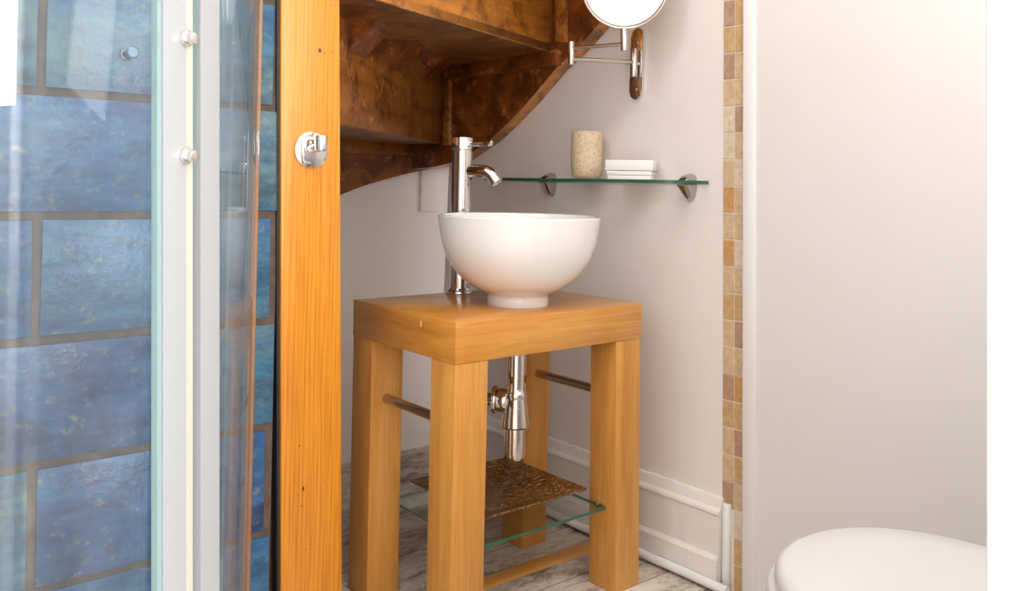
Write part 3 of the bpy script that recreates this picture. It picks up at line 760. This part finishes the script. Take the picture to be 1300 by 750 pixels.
# bottle trap
tr = thing('bottle_trap', 'chrome bottle trap and waste pipe hanging under the washstand', 'pipe trap', bc.x, bc.y, 0)
zb = lambda v: CAM_H-(v-234)*SB
r_ = lambda w_: w_/2*SB
bm = bmesh.new(); lathe(bm, [(0, zb(500)), (r_(25.5), zb(500)), (r_(25.5), ZT_-TS-0.001), (0, ZT_-TS-0.001)], 40); finish('tail_pipe', bm, chrome, tr)
bm = bmesh.new(); lathe(bm, [(0, zb(505.5)), (r_(28.5), zb(505)), (r_(30.5), zb(502)), (r_(30.5), zb(498.5)), (r_(28), zb(496.5)), (r_(26), zb(492)), (0, zb(492))], 40); finish('upper_nut', bm, chrome, tr)
bm = bmesh.new(); lathe(bm, [(0, zb(541.5)), (r_(35), zb(541.5)), (r_(37.5), zb(539.5)), (r_(37), zb(536)), (r_(30), zb(512)), (r_(28), zb(505)), (0, zb(505))], 48); finish('bell_cover', bm, chrome, tr)
bm = bmesh.new(); cp = [(0, zb(590)), (r_(8), zb(589.7)), (r_(16), zb(588)), (r_(22), zb(584.8)), (r_(25.5), zb(580)), (r_(27), zb(574)), (r_(27), zb(541)), (0, zb(541))]
lathe(bm, cp, 48); finish('cup', bm, chrome, tr)
zo = zb(508.5)
dl = Vector((-1, 0.16, 0)).normalized()       # picture left
dlw = Vector((-0.985, 0.17, 0)).normalized(); dl = Vector((dlw.dot(EB), dlw.dot(EA), 0))
bm = bmesh.new(); cyl(bm, dl*0.018+zu*zo, dl*0.042+zu*zo, 15*SB, 36, 0.004); cyl(bm, dl*0.042+zu*zo, dl*0.052+zu*zo, 17.5*SB, 36, 0.003); finish('outlet_nut', bm, chrome, tr)
bm = bmesh.new()
pp = [dl*0.045+zu*zo, dl*0.10+zu*zo, dl*0.150+zu*zo]
for ph in range(15, 91, 15): pp.append(dl*(0.150+0.022*sin(radians(ph)))+zu*(zo-0.022*(1-cos(radians(ph)))))
pp.append(pp[-1]-zu*(pp[-1].z-0.002))
tube(bm, pp, 0.0135, 24); finish('waste_pipe', bm, rodmat, tr)
bm = bmesh.new(); c_ = dl*0.168+zu*(zo-0.004); box(bm, c_.x-0.018, c_.x+0.018, c_.y-0.018, c_.y+0.018, zo-0.018, zo+0.0145, 0.004); finish('elbow', bm, brushed, tr)

# ------------------------------------------------------------------ wall glass shelf
fs0, fs1 = onb(598, 225.5, BW-0.125), onb(899.5, 229.3, BW-0.004)
ZG = 0.9375
gs = thing('glass_wall_shelf', 'clear glass shelf with green edge on two chrome brackets on the white wall', 'shelf', BW, (fs0.y+fs1.y)/2, ZG)
hl = (fs0.y-fs1.y)/2
bm = bmesh.new(); rr = 0.09; pl = [(-0.004, -hl), (-0.004, hl)]
for i in range(7): t = radians(90+90*i/6); pl.append((-0.125+rr+rr*cos(t), hl-rr+rr*sin(t)))
for i in range(7): t = radians(180+90*i/6); pl.append((-0.125+rr+rr*cos(t), -hl+rr+rr*sin(t)))
prism(bm, pl, -0.0075, 0, 'z')
bm.normal_update()
for f in bm.faces:
    if abs(f.normal.z) < 0.5: f.material_index = 1
finish('glass_panel', bm, [gl_clear, gl_edge], gs, smooth=30)
for u, v in ((695, 232), (871, 236)):
    q = onb(u, v, BW-0.02); y = q.y-(fs0.y+fs1.y)/2
    bm = bmesh.new()
    # lower jaw: a rounded shield on the wall tapering forward under the glass
    def shield(x, hw_, dp, up, z0_):
        return [bm.verts.new((x, y+hw_*cos(t), z0_+(up if sin(t) > 0 else dp)*sin(t))) for t in [2*pi*i/32 for i in range(32)]]
    def stack(ls):
        rg = [shield(*l_) for l_ in ls]
        for A, B in zip(rg, rg[1:]):
            for i in range(32): bm.faces.new((A[i], A[(i+1) % 32], B[(i+1) % 32], B[i]))
        bm.faces.new(rg[0][::-1]); bm.faces.new(rg[-1])
    stack([(0.0, 0.0175, 0.042, 0.001, -0.0095), (-0.006, 0.0175, 0.041, 0.001, -0.0095), (-0.018, 0.0172, 0.032, 0.001, -0.0095), (-0.030, 0.0165, 0.018, 0.001, -0.0095), (-0.038, 0.015, 0.007, 0.001, -0.0095), (-0.040, 0.013, 0.003, 0.0005, -0.0095)])
    finish('bracket', bm, brk, gs)
    bm = bmesh.new(); stack([(0.0, 0.0165, 0.0005, 0.0165, 0.001), (-0.012, 0.0165, 0.0005, 0.0155, 0.001), (-0.026, 0.016, 0.0005, 0.011, 0.001), (-0.034, 0.014, 0.0005, 0.005, 0.001), (-0.036, 0.012, 0.0004, 0.002, 0.001)])
    finish('bracket_cap', bm, brk, gs)

# tumbler and soap dish on it
q = onb(744, 226, BW-0.062)
tm = thing('tumbler', 'speckled beige stone tumbler on the glass wall shelf', 'tumbler', q.x, q.y, ZG+0.0003)
ST = (RM @ Vector((q.x, q.y, 0))).y/F_PX
hh = 60.0*ST; rt_ = 20*ST
bm = bmesh.new()
pr = [(0, 0), (rt_*0.60, 0), (rt_*0.78, hh*0.02), (rt_*0.90, hh*0.09), (rt_*0.97, hh*0.25), (rt_, hh*0.55), (rt_*0.985, hh*0.9), (rt_*0.975, hh*0.975), (rt_*0.95, hh*0.995), (rt_*0.91, hh), (rt_*0.87, hh*0.99), (rt_*0.84, hh*0.93), (rt_*0.82, hh*0.2), (rt_*0.6, hh*0.1), (0, hh*0.09)]
lathe(bm, pr, 56); finish('cup', bm, stonem, tm, smooth=50)
q = onb(801, 226.5, BW-0.064)
sd_ = thing('soap_dish', 'white rectangular lidded soap dish beside the beige tumbler', 'soap dish', q.x, q.y, ZG+0.0003, rz=0.52)
SD_ = (RM @ Vector((q.x, q.y, 0))).y/F_PX
ln = 0.0585
bm = bmesh.new(); box(bm, -0.023, 0.023, -ln*0.93, ln*0.93, 0, 5.2*SD_, 0.0015); finish('base_tray', bm, dishm, sd_)
bm = bmesh.new(); box(bm, -0.0245, 0.0245, -ln*0.96, ln*0.96, 5.3*SD_, 10.7*SD_, 0.0015); finish('drip_tray', bm, dishm, sd_)
bm = bmesh.new(); box(bm, -0.026, 0.026, -ln*1.03, ln*1.03, 11.1*SD_, 24.5*SD_, 0.002); finish('top_block', bm, dishm, sd_)

# ------------------------------------------------------------------ swing-arm shaving mirror
pq = onb(811, 81.5, BW)
mi_ = thing('shaving_mirror', 'round chrome shaving mirror on a folding wall arm', 'mirror', pq.x, pq.y, pq.z)
bpy.context.view_layer.update()
MI = (Matrix.Translation(mi_.location) @ Matrix.Rotation(RZ, 4, 'Z')).inverted()
MW = lambda p: MI @ p
wdp = (RM @ pq).y; SW = wdp/F_PX
hwp = 0.021; hhp = 45.5*SW
def stad(hw_, hh_, n=14):
    r = []
    for i in range(n+1): t = pi*i/n; r.append((hw_*cos(t), hh_-hw_+hw_*sin(t)))
    for i in range(n+1): t = pi+pi*i/n; r.append((hw_*cos(t), -hh_+hw_+hw_*sin(t)))
    return r
bm = bmesh.new(); prism(bm, stad(hwp, hhp), -0.0095, 0.0, 'x', bev=0.003)
for v_ in bm.verts: v_.co.y += -LEAN*0.7*v_.co.z
finish('wall_plate', bm, chrome, mi_)
for s_ in (-0.6, 0.72):
    bm = bmesh.new(); cyl(bm, (-0.0088, -LEAN*0.7*s_*-hhp, -s_*hhp), (-0.0115, -LEAN*0.7*s_*-hhp, -s_*hhp), 0.0045, 18, 0.0006); finish('screw', bm, brushed, mi_)
yk = wdp-0.022
K0, K1 = MW(ony(805, 62, yk)), MW(ony(804.5, 98, yk))
km = (K0+K1)/2
bm = bmesh.new(); cyl(bm, K1, K0, 4.6*SW, 28, 0.0012); cyl(bm, km, Vector((-0.006, km.y, km.z)), 0.005, 20); finish('wall_hinge', bm, brushed, mi_)
yj = wdp-0.10
SJ = yj/F_PX
J0, J1 = MW(ony(725.5, 53, yj)), MW(ony(725, 82.5, yj))
bm = bmesh.new(); cyl(bm, J1, J0, 3.9*SJ, 28, 0.001); finish('elbow_hinge', bm, brushed, mi_)
A0, A1 = MW(ony(727, 75, yj)), MW(ony(803, 79, yk))
bm = bmesh.new(); tube(bm, [A0, A1], 2.9*SJ, 24); finish('arm', bm, brushed, mi_)
ys = wdp-0.17; SS = ys/F_PX
B0, B1 = MW(ony(727, 61, yj)), MW(ony(790, 56.3, ys))
bm = bmesh.new(); tube(bm, [B0, B1], 2.4*SJ, 24); finish('arm', bm, brushed, mi_)
T0, T1 = MW(ony(792.5, 65, ys)), MW(ony(792.5, 36, ys))
bm = bmesh.new(); cyl(bm, T0, T1, 4.6*SS, 28, 0.001); finish('stem', bm, brushed, mi_)
MC = ony(793.5, -18, ys)
nrm = (O-MC).normalized(); nrm = Vector((nrm.x+0.02, nrm.y, -0.02)).normalized()
Mm = MI @ aim(MC, nrm)
R1 = 55.3*SS
bm = bmesh.new()
lathe(bm, [(0, -0.012), (R1*0.88, -0.012), (R1*0.975, -0.009), (R1, -0.004), (R1, 0.001), (R1*0.985, 0.004), (R1*0.955, 0.0045), (R1*0.925, 0.002), (R1*0.915, 0.0005), (0, 0.0003)], 88, (0, 0, 0), 0, Mm)
fr = finish('mirror_frame', bm, brushed, mi_)
bm = bmesh.new(); lathe(bm, [(0, 0.0005), (R1*0.912, 0.0005), (R1*0.905, 0.0015), (0, 0.0015)], 88, (0, 0, 0), 0, Mm); finish('mirror_glass', bm, mirror, mi_)

# ------------------------------------------------------------------ toilet
tb, ta = 0.092, -0.889
wc = thing('toilet', 'white toilet with closed rounded lid beside the plain white wall', 'toilet', tb, ta, 0)
def dshape(hw_, fr_, back, n=40, p=2.15):
    r = []
    for i in range(n+1):
        t = pi*i/n; c_, s_ = cos(t), sin(t)
        r.append((hw_*math.copysign(abs(c_)**(2/p), c_), fr_*abs(s_)**(2/p)))
    r += [(-hw_*0.97, -back*0.5), (-hw_*0.82, -back), (hw_*0.82, -back), (hw_*0.97, -back*0.5)]
    return r
def loft(bm, layers):
    rg = [[bm.verts.new((x, y, z)) for x, y in sh] for sh, z in layers]
    for A, B in zip(rg, rg[1:]):
        n = len(A)
        for i in range(n): bm.faces.new((A[i], A[(i+1) % n], B[(i+1) % n], B[i]))
    bm.faces.new(rg[0][::-1]); bm.faces.new(rg[-1])
HL, FL, BK = 0.182, 0.205, 0.20
ZL = 0.441
def sc_(sh, s_): return [(x*s_, y*s_) for x, y in sh]
base = dshape(HL, FL, BK)
bm = bmesh.new(); loft(bm, [(sc_(base, 0.975), ZL-0.022), (base, ZL-0.018), (sc_(base, 0.995), ZL-0.010), (sc_(base, 0.975), ZL-0.003), (sc_(base, 0.94), ZL), (sc_(base, 0.7), ZL+0.002), (sc_(base, 0.3), ZL+0.003)]); finish('lid', bm, toiletm, wc, smooth=60)
seat_ = dshape(HL+0.008, FL+0.010, BK)
bm = bmesh.new(); loft(bm, [(sc_(seat_, 0.97), ZL-0.048), (seat_, ZL-0.043), (seat_, ZL-0.030), (sc_(seat_, 0.98), ZL-0.025)]); finish('seat', bm, toiletm, wc, smooth=60)
bm = bmesh.new()
lay_ = []
for s_, z, oy in ((0.62, 0.0, -0.06), (0.63, 0.03, -0.06), (0.60, 0.12, -0.05), (0.70, 0.22, -0.03), (0.88, 0.31, -0.01), (0.98, 0.35, 0), (0.99, ZL-0.050, 0)):
    lay_.append(([(x*s_, y*s_+oy) for x, y in dshape(HL, FL, BK)], z))
loft(bm, lay_); finish('pan', bm, toiletm, wc, smooth=60)
bm = bmesh.new(); box(bm, -0.19, 0.19, -0.418, -0.225, 0.36, 0.74, 0.02, 4); finish('cistern', bm, toiletm, wc)
bm = bmesh.new(); box(bm, -0.198, 0.198, -0.422, -0.218, 0.742, 0.775, 0.01, 3); finish('cistern_lid', bm, toiletm, wc)
bm = bmesh.new(); cyl(bm, (0, -0.32, 0.775), (0, -0.32, 0.783), 0.02, 28, 0.002); finish('flush_button', bm, chrome, wc)

# ------------------------------------------------------------------ open door leaf at the right edge
d0, d1 = ony(1252.5, 740, 0.62), ony(1252, 10, 0.62)
bm = bmesh.new()
sx_ = (d1.x-d0.x)/(d1.z-d0.z)
dx0 = d0.x+sx_*(0.01-d0.z); dx1 = d0.x+sx_*(2.0-d0.z)
hexa(bm, [(dx0, 0.62, 0.01), (dx0-0.0188, 0.585, 0.01), (dx0+0.55, 0.36, 0.01), (dx0+0.565, 0.395, 0.01),
          (dx1, 0.62, 2.0), (dx1-0.0188, 0.585, 2.0), (dx1+0.55, 0.36, 2.0), (dx1+0.565, 0.395, 2.0)], 0.002)
o = finish('door_1', bm, whitegloss); o['kind'] = 'structure'

# ------------------------------------------------------------------ white cloth at the top left, over the enclosure rail
bm = bmesh.new()
r1_, r2_ = CR+0.022, CR+0.032
cols = []; n = 14
zlow = ony(10, 136, 0.78).z
t_r = -40.0
for i in range(n+1):
    t = t_r-(8*i/n)
    wv_ = 0.002*sin(i*0.9)
    cols.append([cylp(t, r2_+wv_, zlow-0.0006*i), cylp(t, r2_+wv_, 1.35), cylp(t, r2_+wv_, ZTOP+0.045), cylp(t, CR-0.03, ZTOP+0.045), cylp(t, CR-0.03, 1.5), cylp(t, CR-0.026, 1.5), cylp(t, CR-0.026, ZTOP+0.036), cylp(t, r1_+wv_, ZTOP+0.036), cylp(t, r1_+wv_, 1.35), cylp(t, r1_+wv_, zlow-0.0006*i)])
vv = [[bm.verts.new(p) for p in c_] for c_ in cols]
for A, B in zip(vv, vv[1:]):
    m_ = len(A)
    for q in range(m_): bm.faces.new((A[q], A[(q+1) % m_], B[(q+1) % m_], B[q]))
bm.faces.new(vv[0]); bm.faces.new(vv[-1][::-1])
tw = finish('towel', bm, clothm, None, Matrix.Translation(W(CB, CA)) @ Matrix.Rotation(RZ, 4, 'Z'), 60)
tag(tw, 'white towel hanging over the curved shower rail, its lower corner showing', 'towel')
